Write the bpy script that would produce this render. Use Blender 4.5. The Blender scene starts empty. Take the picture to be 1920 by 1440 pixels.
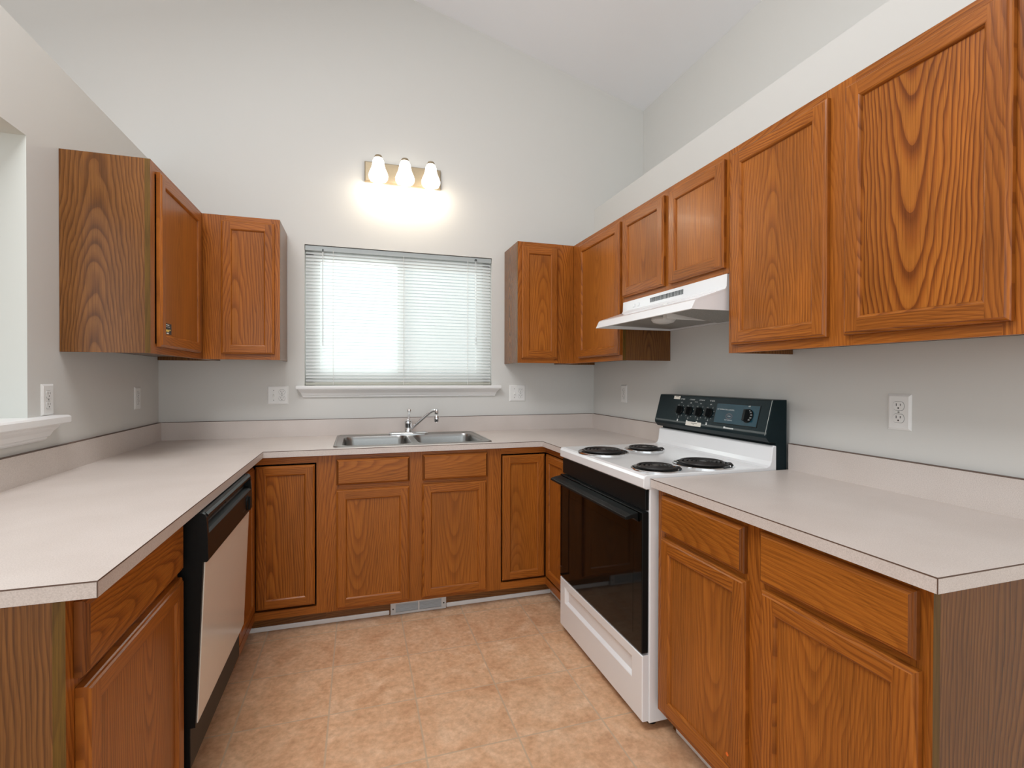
import bpy, bmesh, math, random
from mathutils import Vector, Matrix

# ------------------------------------------------------------------ camera, world, light, exposure
S = bpy.context.scene
COL = S.collection
R = random.Random(7)
W = 2.717                                   # kitchen width, left wall at x=-W, right wall at x=0, back wall at y=0

F_PX, YAW, PITCH, ROLL, YH = 928.67, 0.3009, -0.0075, 0.0022, 715.58
cd = bpy.data.cameras.new('camera')
cam = bpy.data.objects.new('camera', cd); COL.objects.link(cam); S.camera = cam
cd.sensor_fit = 'HORIZONTAL'; cd.sensor_width = 36.0
cd.lens = 36.0 * F_PX / 1920.0
cd.shift_y = -(720 - YH) / 1920.0
cd.clip_start = 0.02
_r = Vector((math.cos(YAW), -math.sin(YAW), 0)); _f = Vector((math.sin(YAW), math.cos(YAW), 0)); _u = Vector((0, 0, 1))
_f2 = _f * math.cos(PITCH) + _u * math.sin(PITCH); _u2 = _u * math.cos(PITCH) - _f * math.sin(PITCH)
_r3 = _r * math.cos(ROLL) + _u2 * math.sin(ROLL); _u3 = _u2 * math.cos(ROLL) - _r * math.sin(ROLL)
cam.matrix_world = Matrix(((_r3.x, _u3.x, -_f2.x, -1.6376), (_r3.y, _u3.y, -_f2.y, -3.2677), (_r3.z, _u3.z, -_f2.z, 1.2725), (0, 0, 0, 1)))

world = bpy.data.worlds.new('world'); S.world = world; world.use_nodes = True
bg = world.node_tree.nodes['Background']
bg.inputs['Color'].default_value = (0.90, 0.96, 1.0, 1)
bg.inputs['Strength'].default_value = 1.0

S.view_settings.view_transform = 'Standard'
S.view_settings.look = 'None'
S.view_settings.exposure = 0.03
S.view_settings.gamma = 1.0
S.view_settings.use_curve_mapping = False
S.cycles.max_bounces = 10
S.cycles.diffuse_bounces = 6
S.cycles.sample_clamp_indirect = 6.0

def area(name, loc, direction, sx, sy, power, color):
    l = bpy.data.lights.new(name, 'AREA'); l.shape = 'RECTANGLE'; l.size = sx; l.size_y = sy
    l.energy = power; l.color = color
    o = bpy.data.objects.new(name, l); COL.objects.link(o)
    o.location = loc; o.rotation_euler = Vector(direction).to_track_quat('-Z', 'Y').to_euler()
    return o
# daylight through the tall windows of the living room behind the camera
area('daylight_rear', (-2.2, -6.4, 1.25), (0.05, 1, 0.0), 4.4, 2.2, 40, (0.92, 0.97, 1.0))
# soft fill panel added overhead, out of view, to brighten counters and floor
area('overhead_fill', (-2.3, -2.3, 3.45), (0.30, 0, -1), 1.1, 1.2, 53, (0.97, 0.98, 1.0))
# bright sky outside the kitchen window
area('daylight_window', (-1.75, 1.6, 1.75), (0.0, -1, -0.05), 2.4, 2.2, 105, (0.97, 1.0, 0.99))

# ------------------------------------------------------------------ materials
def nodes(name):
    m = bpy.data.materials.new(name); m.use_nodes = True
    nt = m.node_tree
    return m, nt, nt.nodes['Principled BSDF']

def simple(name, col, rough=0.5, metal=0.0, spec=0.5, coat=0.0, bump=None, noise=None):
    m, nt, p = nodes(name)
    p.inputs['Base Color'].default_value = (*col, 1)
    p.inputs['Roughness'].default_value = rough
    p.inputs['Metallic'].default_value = metal
    p.inputs['Specular IOR Level'].default_value = spec
    p.inputs['Coat Weight'].default_value = coat
    p.inputs['Coat Roughness'].default_value = 0.08
    tc = nt.nodes.new('ShaderNodeTexCoord')
    n = nt.nodes.new('ShaderNodeTexNoise'); n.inputs['Scale'].default_value = (noise or (30, 0.03))[0]
    n.inputs['Detail'].default_value = 3
    nt.links.new(tc.outputs['Object'], n.inputs['Vector'])
    a = (noise or (30, 0.03))[1]
    mx = nt.nodes.new('ShaderNodeMixRGB')
    mx.inputs['Color1'].default_value = (*[c * (1 - a) for c in col], 1)
    mx.inputs['Color2'].default_value = (*[min(1, c * (1 + a)) for c in col], 1)
    nt.links.new(n.outputs['Fac'], mx.inputs['Fac']); nt.links.new(mx.outputs['Color'], p.inputs['Base Color'])
    if bump:
        b = nt.nodes.new('ShaderNodeBump'); b.inputs['Strength'].default_value = bump[1]; b.inputs['Distance'].default_value = 0.002
        n2 = nt.nodes.new('ShaderNodeTexNoise'); n2.inputs['Scale'].default_value = bump[0]; n2.inputs['Detail'].default_value = 4
        nt.links.new(tc.outputs['Object'], n2.inputs['Vector'])
        nt.links.new(n2.outputs['Fac'], b.inputs['Height']); nt.links.new(b.outputs['Normal'], p.inputs['Normal'])
    return m

def emit(name, col, strength):
    m, nt, p = nodes(name)
    p.inputs['Base Color'].default_value = (0.9, 0.9, 0.88, 1)
    p.inputs['Emission Color'].default_value = (*col, 1); p.inputs['Emission Strength'].default_value = strength
    return m

def M_(nt, op, a, b=None, c=None):
    n = nt.nodes.new('ShaderNodeMath'); n.operation = op
    for i, x in enumerate((a, b, c)):
        if x is None: continue
        if isinstance(x, (int, float)): n.inputs[i].default_value = x
        else: nt.links.new(x, n.inputs[i])
    return n.outputs[0]

def ramp(nt, fac, stops):
    r = nt.nodes.new('ShaderNodeValToRGB'); e = r.color_ramp.elements
    e[0].position = stops[0][0]; e[0].color = (*stops[0][1], 1)
    e[1].position = stops[-1][0]; e[1].color = (*stops[-1][1], 1)
    for pos, c in stops[1:-1]:
        x = e.new(pos); x.color = (*c, 1)
    nt.links.new(fac, r.inputs['Fac'])
    return r.outputs['Color']

def wood(name, light, mid, dark, rough=0.32, spacing=0.0085, coat=0.06, pore=0.42, contrast=0.76, spec=0.26):
    m, nt, p = nodes(name)
    at = nt.nodes.new('ShaderNodeAttribute'); at.attribute_name = 'grain'
    sp = nt.nodes.new('ShaderNodeSeparateXYZ'); nt.links.new(at.outputs['Vector'], sp.inputs[0])
    u, v, s = sp.outputs
    def nz(su, sv, ss, detail=2.0, rgh=0.5):
        c = nt.nodes.new('ShaderNodeCombineXYZ')
        nt.links.new(M_(nt, 'MULTIPLY', u, su), c.inputs[0]); nt.links.new(M_(nt, 'MULTIPLY', v, sv), c.inputs[1]); nt.links.new(M_(nt, 'MULTIPLY', s, ss), c.inputs[2])
        n = nt.nodes.new('ShaderNodeTexNoise'); n.inputs['Scale'].default_value = 1.0; n.inputs['Detail'].default_value = detail; n.inputs['Roughness'].default_value = rgh
        nt.links.new(c.outputs[0], n.inputs['Vector'])
        return n.outputs['Fac']
    wob = M_(nt, 'MULTIPLY', M_(nt, 'SUBTRACT', nz(9, 2.2, 17.0), 0.5), 0.05)
    wob2 = M_(nt, 'MULTIPLY', M_(nt, 'SUBTRACT', nz(45, 9, 11.0), 0.5), 0.010)
    ud = M_(nt, 'ADD', M_(nt, 'ADD', u, wob), wob2)
    slow = M_(nt, 'MULTIPLY', M_(nt, 'SUBTRACT', nz(3, 2.4, 5.3), 0.5), 0.05)
    dd = M_(nt, 'ADD', M_(nt, 'MULTIPLY', v, 0.10), M_(nt, 'ADD', slow, 0.075))
    r = M_(nt, 'SQRT', M_(nt, 'ADD', M_(nt, 'MULTIPLY', ud, ud), M_(nt, 'MULTIPLY', dd, dd)))
    ring = M_(nt, 'FRACT', M_(nt, 'DIVIDE', r, spacing))
    col0 = ramp(nt, ring, [(0.0, dark), (0.12, dark), (0.34, mid), (0.62, light), (0.90, light), (1.0, mid)])
    flat = nt.nodes.new('ShaderNodeMixRGB'); flat.inputs['Color2'].default_value = (*[0.72 * a + 0.28 * b for a, b in zip(light, mid)], 1)
    nt.links.new(M_(nt, 'SUBTRACT', 0.84, M_(nt, 'MULTIPLY', M_(nt, 'FRACT', s), contrast)), flat.inputs['Fac'])
    nt.links.new(col0, flat.inputs['Color1']); col = flat.outputs[0]
    pores = nz(420, 7, 31.0, 3.0, 0.6)
    pr = ramp(nt, pores, [(0.36, (1 - pore, 1 - pore * 1.05, 1 - pore * 1.1)), (0.56, (1, 1, 1))])
    mx = nt.nodes.new('ShaderNodeMixRGB'); mx.blend_type = 'MULTIPLY'; mx.inputs['Fac'].default_value = 0.75
    nt.links.new(col, mx.inputs['Color1']); nt.links.new(pr, mx.inputs['Color2'])
    patch = ramp(nt, nz(5, 1.6, 3.0), [(0.3, (0.82, 0.80, 0.78)), (0.7, (1.12, 1.1, 1.08))])
    mx2 = nt.nodes.new('ShaderNodeMixRGB'); mx2.blend_type = 'MULTIPLY'; mx2.inputs['Fac'].default_value = 1.0
    nt.links.new(mx.outputs[0], mx2.inputs['Color1']); nt.links.new(patch, mx2.inputs['Color2'])
    nt.links.new(mx2.outputs[0], p.inputs['Base Color'])
    p.inputs['Roughness'].default_value = rough; p.inputs['Specular IOR Level'].default_value = spec
    p.inputs['Coat Weight'].default_value = coat; p.inputs['Coat Roughness'].default_value = 0.12
    b = nt.nodes.new('ShaderNodeBump'); b.inputs['Strength'].default_value = 0.12; b.inputs['Distance'].default_value = 0.001
    nt.links.new(pores, b.inputs['Height']); nt.links.new(b.outputs['Normal'], p.inputs['Normal'])
    return m

OAK = wood('oak_varnished', (0.40, 0.131, 0.018), (0.30, 0.084, 0.0105), (0.155, 0.036, 0.0045))
OAKP = wood('oak_panel', (0.40, 0.134, 0.018), (0.305, 0.087, 0.0105), (0.165, 0.040, 0.0045), spacing=0.009)
LAM = wood('oak_end_laminate', (0.215, 0.086, 0.020), (0.152, 0.056, 0.0115), (0.078, 0.026, 0.0055), rough=0.24, spacing=0.010, coat=0.0, spec=0.45)
EDGE = wood('oak_olive_edge', (0.155, 0.080, 0.010), (0.13, 0.064, 0.008), (0.095, 0.044, 0.006), rough=0.4, spacing=0.02, coat=0.1)
ENDG = wood('oak_end_grain', (0.20, 0.062, 0.011), (0.155, 0.045, 0.008), (0.09, 0.024, 0.004), spacing=0.004)
DARKIN = simple('cabinet_interior', (0.10, 0.045, 0.018), 0.7)

WALL = simple('wall_paint', (0.65, 0.645, 0.615), 0.75, spec=0.25, bump=(220, 0.06), noise=(1.5, 0.012))
JAMB = simple('opening_paint', (0.62, 0.64, 0.60), 0.6, spec=0.3, noise=(2, 0.01))
CEIL = simple('ceiling_paint', (0.88, 0.90, 0.93), 0.85, spec=0.2, bump=(160, 0.06), noise=(2, 0.01))
TRIM = simple('white_trim_paint', (0.80, 0.80, 0.79), 0.35, noise=(6, 0.02))
ENAMEL = simple('white_enamel', (0.80, 0.81, 0.82), 0.16, coat=0.4, noise=(4, 0.015))
ALMOND = simple('almond_panel', (0.76, 0.70, 0.62), 0.22, coat=0.2, noise=(8, 0.02))
BLACKG = simple('black_oven_glass', (0.004, 0.004, 0.0035), 0.05, spec=0.22, noise=(10, 0.1))
BLACK = simple('black_plastic', (0.006, 0.007, 0.007), 0.38, spec=0.16, noise=(60, 0.2))
PANELB = simple('backguard_black', (0.006, 0.015, 0.018), 0.32, spec=0.12, noise=(50, 0.2))
GLOSSB = simple('backguard_glass', (0.009, 0.045, 0.066), 0.18, spec=0.16, noise=(18, 0.25))
GREY = simple('grey_paint', (0.055, 0.065, 0.065), 0.35)
CHROME = simple('chrome', (0.78, 0.79, 0.80), 0.10, metal=1.0, noise=(5, 0.02))
STEEL = simple('stainless_steel', (0.34, 0.34, 0.33), 0.30, metal=1.0, noise=(120, 0.06))
NICKEL = simple('brushed_backplate', (0.37, 0.30, 0.20), 0.40, metal=0.5, noise=(80, 0.06))
COIL = simple('burner_coil', (0.030, 0.028, 0.027), 0.38, metal=0.3, noise=(90, 0.25))
PLASTIC = simple('white_plastic', (0.78, 0.78, 0.76), 0.3, noise=(10, 0.01))
DARK = simple('dark_slot', (0.02, 0.018, 0.016), 0.6)
INK = simple('white_ink', (0.75, 0.77, 0.75), 0.5)
INKD = simple('dark_ink', (0.15, 0.14, 0.13), 0.6)
PAPER = simple('paper_label', (0.78, 0.74, 0.66), 0.6, noise=(60, 0.06))
YELLOW = simple('yellow_print', (0.75, 0.55, 0.10), 0.5)
ORANGE = simple('orange_dot', (0.80, 0.16, 0.02), 0.5)
SEAM = simple('laminate_seam', (0.11, 0.065, 0.045), 0.5)
FILTER = simple('grease_filter', (0.38, 0.37, 0.34), 0.45, metal=0.6, noise=(260, 0.5), bump=(260, 0.5))
LENS = simple('lamp_lens', (0.62, 0.62, 0.60), 0.35)
REGM = simple('register_paint', (0.60, 0.61, 0.61), 0.4, metal=0.2)
RED = simple('oval_print', (0.16, 0.11, 0.11), 0.5)

def laminate():
    m, nt, p = nodes('countertop_laminate')
    tc = nt.nodes.new('ShaderNodeTexCoord')
    n = nt.nodes.new('ShaderNodeTexNoise'); n.inputs['Scale'].default_value = 430; n.inputs['Detail'].default_value = 3
    n2 = nt.nodes.new('ShaderNodeTexNoise'); n2.inputs['Scale'].default_value = 5; n2.inputs['Detail'].default_value = 3
    nt.links.new(tc.outputs['Object'], n.inputs['Vector']); nt.links.new(tc.outputs['Object'], n2.inputs['Vector'])
    c1 = ramp(nt, n.outputs['Fac'], [(0.30, (0.52, 0.465, 0.43)), (0.5, (0.60, 0.54, 0.50)), (0.72, (0.66, 0.60, 0.56))])
    c2 = ramp(nt, n2.outputs['Fac'], [(0.3, (0.95, 0.94, 0.93)), (0.7, (1.03, 1.03, 1.03))])
    mx = nt.nodes.new('ShaderNodeMixRGB'); mx.blend_type = 'MULTIPLY'; mx.inputs['Fac'].default_value = 1
    nt.links.new(c1, mx.inputs['Color1']); nt.links.new(c2, mx.inputs['Color2']); nt.links.new(mx.outputs[0], p.inputs['Base Color'])
    p.inputs['Roughness'].default_value = 0.38
    return m
LAMI = laminate()

def vinyl():
    m, nt, p = nodes('floor_vinyl_tile')
    tc = nt.nodes.new('ShaderNodeTexCoord')
    sp = nt.nodes.new('ShaderNodeSeparateXYZ'); nt.links.new(tc.outputs['Object'], sp.inputs[0])
    px = M_(nt, 'DIVIDE', M_(nt, 'ADD', sp.outputs[0], 1.744 + 0.3245 * 30), 0.3245)
    py = M_(nt, 'DIVIDE', M_(nt, 'ADD', sp.outputs[1], 0.966 + 0.3225 * 30), 0.3225)
    ix, iy = M_(nt, 'FLOOR', px), M_(nt, 'FLOOR', py)
    def line(q, wd):
        f = M_(nt, 'FRACT', q)
        return M_(nt, 'LESS_THAN', M_(nt, 'SUBTRACT', 0.5, M_(nt, 'ABSOLUTE', M_(nt, 'SUBTRACT', f, 0.5))), wd)
    grout = M_(nt, 'MAXIMUM', line(px, 0.010), line(py, 0.010))
    cc = nt.nodes.new('ShaderNodeCombineXYZ')
    nt.links.new(sp.outputs[0], cc.inputs[0]); nt.links.new(sp.outputs[1], cc.inputs[1])
    nt.links.new(M_(nt, 'ADD', M_(nt, 'MULTIPLY', ix, 3.7), M_(nt, 'MULTIPLY', iy, 8.9)), cc.inputs[2])
    def nz(sc, det, dist=0.0):
        n = nt.nodes.new('ShaderNodeTexNoise'); n.inputs['Scale'].default_value = sc; n.inputs['Detail'].default_value = det; n.inputs['Distortion'].default_value = dist
        n.inputs['Roughness'].default_value = 0.62
        nt.links.new(cc.outputs[0], n.inputs['Vector']); return n.outputs['Fac']
    a = ramp(nt, nz(7, 6, 0.6), [(0.30, (0.575, 0.315, 0.172)), (0.48, (0.67, 0.405, 0.235)), (0.70, (0.75, 0.505, 0.325))])
    b = ramp(nt, nz(46, 5), [(0.28, (0.80, 0.78, 0.76)), (0.52, (1, 1, 1)), (0.72, (1.16, 1.2, 1.24))])
    mx = nt.nodes.new('ShaderNodeMixRGB'); mx.blend_type = 'MULTIPLY'; mx.inputs['Fac'].default_value = 1
    nt.links.new(a, mx.inputs['Color1']); nt.links.new(b, mx.inputs['Color2'])
    mg = nt.nodes.new('ShaderNodeMixRGB'); mg.inputs['Color2'].default_value = (0.52, 0.39, 0.27, 1)
    nt.links.new(M_(nt, 'MULTIPLY', grout, 0.75), mg.inputs['Fac']); nt.links.new(mx.outputs[0], mg.inputs['Color1'])
    nt.links.new(mg.outputs[0], p.inputs['Base Color'])
    p.inputs['Roughness'].default_value = 0.42
    bp = nt.nodes.new('ShaderNodeBump'); bp.inputs['Strength'].default_value = 0.25; bp.inputs['Distance'].default_value = 0.002; bp.invert = True
    nt.links.new(grout, bp.inputs['Height']); nt.links.new(bp.outputs['Normal'], p.inputs['Normal'])
    return m
VINYL = vinyl()

def slat_mat():
    m, nt, p = nodes('blind_slat_vinyl')
    out = nt.nodes['Material Output']
    p.inputs['Base Color'].default_value = (0.74, 0.755, 0.75, 1); p.inputs['Roughness'].default_value = 0.35
    t = nt.nodes.new('ShaderNodeBsdfTranslucent'); t.inputs['Color'].default_value = (0.92, 0.94, 0.93, 1)
    mx = nt.nodes.new('ShaderNodeMixShader'); mx.inputs['Fac'].default_value = 0.32
    nt.links.new(p.outputs[0], mx.inputs[1]); nt.links.new(t.outputs[0], mx.inputs[2]); nt.links.new(mx.outputs[0], out.inputs['Surface'])
    return m
SLAT = slat_mat()

def screen_mat():
    m, nt, p = nodes('insect_screen')
    out = nt.nodes['Material Output']
    p.inputs['Base Color'].default_value = (0.12, 0.13, 0.13, 1)
    t = nt.nodes.new('ShaderNodeBsdfTransparent')
    mx = nt.nodes.new('ShaderNodeMixShader'); mx.inputs['Fac'].default_value = 0.68
    nt.links.new(p.outputs[0], mx.inputs[1]); nt.links.new(t.outputs[0], mx.inputs[2]); nt.links.new(mx.outputs[0], out.inputs['Surface'])
    return m
SCREEN = screen_mat()

def glass_mat():
    m, nt, p = nodes('window_glass')
    out = nt.nodes['Material Output']
    g = nt.nodes.new('ShaderNodeBsdfGlossy'); g.inputs['Roughness'].default_value = 0.0
    t = nt.nodes.new('ShaderNodeBsdfTransparent'); t.inputs['Color'].default_value = (0.93, 0.96, 0.95, 1)
    mx = nt.nodes.new('ShaderNodeMixShader'); mx.inputs['Fac'].default_value = 0.07
    nt.links.new(t.outputs[0], mx.inputs[1]); nt.links.new(g.outputs[0], mx.inputs[2]); nt.links.new(mx.outputs[0], out.inputs['Surface'])
    return m
GLASS = glass_mat()
SHADE = emit('lit_glass_shade', (1.0, 0.92, 0.80), 1.7)
BULB = emit('lit_bulb', (1.0, 0.90, 0.74), 8.0)

# ------------------------------------------------------------------ geometry helper
def sd_(c=None):
    """a board's seed: the whole part picks the tree, the fraction how bold its rings are"""
    return R.randrange(1, 12) + (R.uniform(.12, .62) if c is None else c)

class G:
    def __init__(s):
        s.v = []; s.f = []; s.m = []; s.g = []; s.mats = []
    def mi(s, mat):
        if mat not in s.mats: s.mats.append(mat)
        return s.mats.index(mat)
    def poly(s, pts, mat, gr=None):
        b = len(s.v); s.v += [Vector(p) for p in pts]
        s.f.append(tuple(range(b, b + len(pts)))); s.m.append(s.mi(mat))
        s.g.append(gr or [(0.1 + p[0], p[2] if len(p) > 2 else 0, 0.3) for p in pts])
    def box(s, x0, x1, y0, y1, z0, z1, mat, g='z', straight=True, face_mats=None):
        """a board; g is its grain axis.  face_mats: dict like {'-y': mat}"""
        seed = sd_(.62 if mat is LAM else None)
        uo = (R.choice((-1, 1)) * R.uniform(0.05, 0.13)) if straight else R.uniform(-0.03, 0.03)
        lo = (x0, y0, z0); hi = (x1, y1, z1); gi = 'xyz'.index(g)
        mid = [(a + b) / 2 for a, b in zip(lo, hi)]
        vo = R.uniform(-0.15, 0.15)
        for ax in range(3):
            o = [i for i in range(3) if i != ax]
            for side in (0, 1):
                pts = []; gr = []
                for a, b in ((0, 0), (1, 0), (1, 1), (0, 1)):
                    p = [0, 0, 0]; p[ax] = (lo, hi)[side][ax]; p[o[0]] = (lo, hi)[a][o[0]]; p[o[1]] = (lo, hi)[b][o[1]]
                    pts.append(p)
                    if gi in o:
                        uax = o[0] if o[1] == gi else o[1]
                        gr.append((p[uax] - mid[uax] + uo, p[gi] - mid[gi] + vo, seed))
                    else:
                        gr.append((p[o[0]] - mid[o[0]] + uo, (p[o[1]] - mid[o[1]]) * 0.3, seed + 1))
                if (side == 0) == (ax != 1): pts.reverse(); gr.reverse()
                key = '-+'[side] + 'xyz'[ax]
                s.poly(pts, (face_mats or {}).get(key, mat), gr)
    def prism(s, pts2, axis, a0, a1, mat):
        """extrude a 2-D polygon along an axis; pts2 are the other two coordinates in xyz order"""
        def P(q, a):
            p = list(q); p.insert('xyz'.index(axis), a); return p
        n = len(pts2)
        s.poly([P(q, a0) for q in pts2], mat); s.poly([P(q, a1) for q in reversed(pts2)], mat)
        for i in range(n):
            q, r = pts2[i], pts2[(i + 1) % n]
            s.poly([P(q, a0), P(r, a0), P(r, a1), P(q, a1)], mat)
    def rings(s, rings, mat, cap0=True, cap1=True, closed=True):
        b = len(s.v); n = len(rings[0]); mi = s.mi(mat)
        for r in rings: s.v += [Vector(p) for p in r]
        def add(idx):
            s.f.append(tuple(idx)); s.m.append(mi); s.g.append([(s.v[i].x, s.v[i].z, 0.5) for i in idx])
        for k in range(len(rings) - 1):
            for i in range(n if closed else n - 1):
                j = (i + 1) % n
                add((b + k * n + i, b + k * n + j, b + (k + 1) * n + j, b + (k + 1) * n + i))
        if cap0: add([b + i for i in reversed(range(n))])
        if cap1: add([b + (len(rings) - 1) * n + i for i in range(n)])
    def lathe(s, prof, c, mat, n=28, axis='z', cap0=True, cap1=True, sx=1.0, sy=1.0):
        rs = []
        for r, h in prof:
            ring = []
            for i in range(n):
                a = 2 * math.pi * i / n
                x, y = r * math.cos(a) * sx, r * math.sin(a) * sy
                if axis == 'z': p = (c[0] + x, c[1] + y, c[2] + h)
                elif axis == 'y': p = (c[0] + x, c[1] + h, c[2] + y)
                else: p = (c[0] + h, c[1] + x, c[2] + y)
                ring.append(p)
            rs.append(ring)
        s.rings(rs, mat, cap0, cap1)
    def tube(s, pts, r, mat, n=10, caps=True):
        pts = [Vector(p) for p in pts]; rs = []
        rad = r if isinstance(r, (list, tuple)) else [r] * len(pts)
        ref = Vector((0, 0, 1))
        for i, p in enumerate(pts):
            t = (pts[min(i + 1, len(pts) - 1)] - pts[max(i - 1, 0)]).normalized()
            if abs(t.dot(ref)) > 0.95: ref = Vector((1, 0, 0)) if abs(t.x) < 0.9 else Vector((0, 1, 0))
            a = t.cross(ref).normalized(); b = t.cross(a)
            rs.append([p + (a * math.cos(2 * math.pi * k / n) + b * math.sin(2 * math.pi * k / n)) * rad[i] for k in range(n)])
        s.rings(rs, mat, caps, caps)
    def text(s, string, size, mtx, mat, align='CENTER', extrude=0.0):
        c = bpy.data.curves.new('t', 'FONT'); c.body = string; c.size = size; c.align_x = align; c.align_y = 'CENTER'; c.extrude = extrude; c.resolution_u = 2
        o = bpy.data.objects.new('t', c)
        me = bpy.data.meshes.new_from_object(o)
        for p in me.polygons:
            s.poly([mtx @ me.vertices[i].co for i in p.vertices], mat)
        bpy.data.objects.remove(o); bpy.data.curves.remove(c); bpy.data.meshes.remove(me)
    def build(s, name, parent=None, smooth=False, bevel=0.0, weld=True, fix=True):
        me = bpy.data.meshes.new(name)
        me.from_pydata(s.v, [], s.f)
        for m in s.mats: me.materials.append(m)
        me.polygons.foreach_set('material_index', s.m)
        at = me.attributes.new('grain', 'FLOAT_VECTOR', 'CORNER')
        flat = [x for face in s.g for v in face for x in v]
        at.data.foreach_set('vector', flat)
        bm = bmesh.new(); bm.from_mesh(me)
        if weld: bmesh.ops.remove_doubles(bm, verts=bm.verts, dist=1e-5)
        if fix: bmesh.ops.recalc_face_normals(bm, faces=bm.faces)
        if smooth:
            for f in bm.faces: f.smooth = True
        bm.to_mesh(me); bm.free()
        o = bpy.data.objects.new(name, me); COL.objects.link(o)
        if parent: o.parent = parent
        if smooth:
            me.set_sharp_from_angle(angle=math.radians(38))
        if bevel:
            b = o.modifiers.new('bevel', 'BEVEL'); b.width = bevel; b.segments = 2; b.limit_method = 'ANGLE'; b.angle_limit = math.radians(50)
        return o

def thing(name, label, cat, loc=(0, 0, 0), rotz=0.0, group=None):
    o = bpy.data.objects.new(name, None); COL.objects.link(o); o.empty_display_size = 0.1
    o.location = loc; o.rotation_euler = (0, 0, rotz); o['label'] = label; o['category'] = cat
    if group: o['group'] = group
    return o
def tag(o, label, cat, group=None):
    o['label'] = label; o['category'] = cat
    if group: o['group'] = group
    return o
def struct(o, label=None):
    if o.parent is None: o['kind'] = 'structure'
    if label: o['label'] = label
    return o

# ------------------------------------------------------------------ the setting
LZ, RZ = 2.447, 2.495                                   # tops of the low side walls (plant ledges)
XO = 0.403                                              # outer right wall
def ceil_z(x): return 3.275 - 0.2596 * (x - 0.401)
RX = -3.4                                               # roof ridge
XL = -7.0
YB = -6.5                                               # the room goes on behind the camera
def roof(x): return ceil_z(x) if x >= RX else ceil_z(RX) - 0.2596 * (RX - x)

g = G(); g.box(XL, 0.0, YB, 0.0, -0.1, 0.0, VINYL); struct(g.build('floor'))
wx0, wx1, wz0, wz1 = -1.951, -0.769, 1.222, 2.0865
g = G()
T = 0.14
g.prism([(XL, -0.1), (wx0, -0.1), (wx0, roof(wx0) + .02), (RX, roof(RX) + .02), (XL, roof(XL) + .02)], 'y', 0, T, WALL)
g.prism([(wx1, -0.1), (XO + .1, -0.1), (XO + .1, roof(XO) + .02), (wx1, roof(wx1) + .02)], 'y', 0, T, WALL)
g.prism([(wx0, -0.1), (wx1, -0.1), (wx1, wz0), (wx0, wz0)], 'y', 0, T, WALL)
g.prism([(wx0, wz1), (wx1, wz1), (wx1, roof(wx1) + .02), (wx0, roof(wx0) + .02)], 'y', 0, T, WALL)
struct(g.build('wall_back', weld=False))
# left half wall with pass-through opening
oy0, oy1, oz0, oz1 = -1.162, -2.08, 1.115, 2.094
lx = -W - 0.125
g = G()
fm = {'-y': JAMB}
g.box(lx, -W, oy0, 0, 0, LZ, WALL, face_mats={'-y': JAMB})
g.box(lx, -W, -2.75, oy1, 0, LZ, WALL)
g.box(lx, -W, oy1, oy0, 0, oz0, WALL)
g.box(lx, -W, oy1, oy0, oz1, LZ, WALL, face_mats={'-z': JAMB})
struct(g.build('wall_left', weld=False))
# right low wall with plant ledge, and the outer wall rising behind it
g = G(); g.box(0.0, XO, -3.7, 0, 0, RZ, WALL); struct(g.build('wall_right'))
g = G(); g.prism([(XO, 0), (XO + .1, 0), (XO + .1, 3.3), (XO, 3.274)], 'y', YB, 0, WALL); struct(g.build('wall_outer'))
g = G()
g.prism([(XO + .1, roof(XO + .1)), (RX, roof(RX)), (RX, roof(RX) + .12), (XO + .1, roof(XO + .1) + .12)], 'y', YB, T, CEIL)
g.prism([(RX, roof(RX)), (XL, roof(XL)), (XL, roof(XL) + .12), (RX, roof(RX) + .12)], 'y', YB, T, CEIL)
struct(g.build('ceiling', weld=False))

def moulding(name, a0, a1, levels, axis, side):
    """stacked profile with mitred returns. levels: (z, out). axis 'x': on the back wall; 'y': on the left wall"""
    g = G(); rs = []
    for z, o in levels:
        if axis == 'x': rs.append([(a0 - o * .8, -o, z), (a1 + o * .8, -o, z), (a1 + o * .8, 0, z), (a0 - o * .8, 0, z)])
        else: rs.append([(side, a0 - o * .8, z), (side + o, a0 - o * .8, z), (side + o, a1 + o * .8, z), (side, a1 + o * .8, z)])
    g.rings(rs, TRIM)
    return g.build(name)
# window: stool and apron, vinyl slider, screen, glass
win = bpy.data.objects.new('window_1', None); COL.objects.link(win); win.location = (0, 0, 0); win['kind'] = 'structure'
lv = [(1.150, .008), (1.156, .012), (1.160, .012), (1.163, .016), (1.178, .022), (1.190, .034), (1.197, .040), (1.200, .040), (1.2005, .050), (1.206, .053), (1.218, .053), (1.222, .050)]
o = moulding('window_sill', -1.953, -0.757, lv, 'x', 0); o.parent = win
g = G()
fy0, fy1 = 0.075, 0.125
for b in ((wx0, wx0 + .045, wz0, wz1), (wx1 - .045, wx1, wz0, wz1), (wx0, wx1, wz0, wz0 + .045), (wx0, wx1, wz1 - .045, wz1)):
    g.box(b[0], b[1], fy0, fy1, b[2], b[3], TRIM)
g.build('window_frame', win, weld=False)
xm = -1.365
for nm, a, b, y in (('sash', wx0 + .045, xm + .025, .082), ('sash', xm - .025, wx1 - .045, .105)):
    g = G()
    for c in ((a, a + .04, wz0 + .045, wz1 - .045), (b - .04, b, wz0 + .045, wz1 - .045), (a + .04, b - .04, wz0 + .045, wz0 + .085), (a + .04, b - .04, wz1 - .085, wz1 - .045)):
        g.box(c[0], c[1], y, y + .018, c[2], c[3], TRIM)
    sash = g.build(nm, win, weld=False)
    g = G(); g.box(a + .04, b - .04, y + .007, y + .011, wz0 + .085, wz1 - .085, GLASS); g.build('pane', sash)
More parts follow.
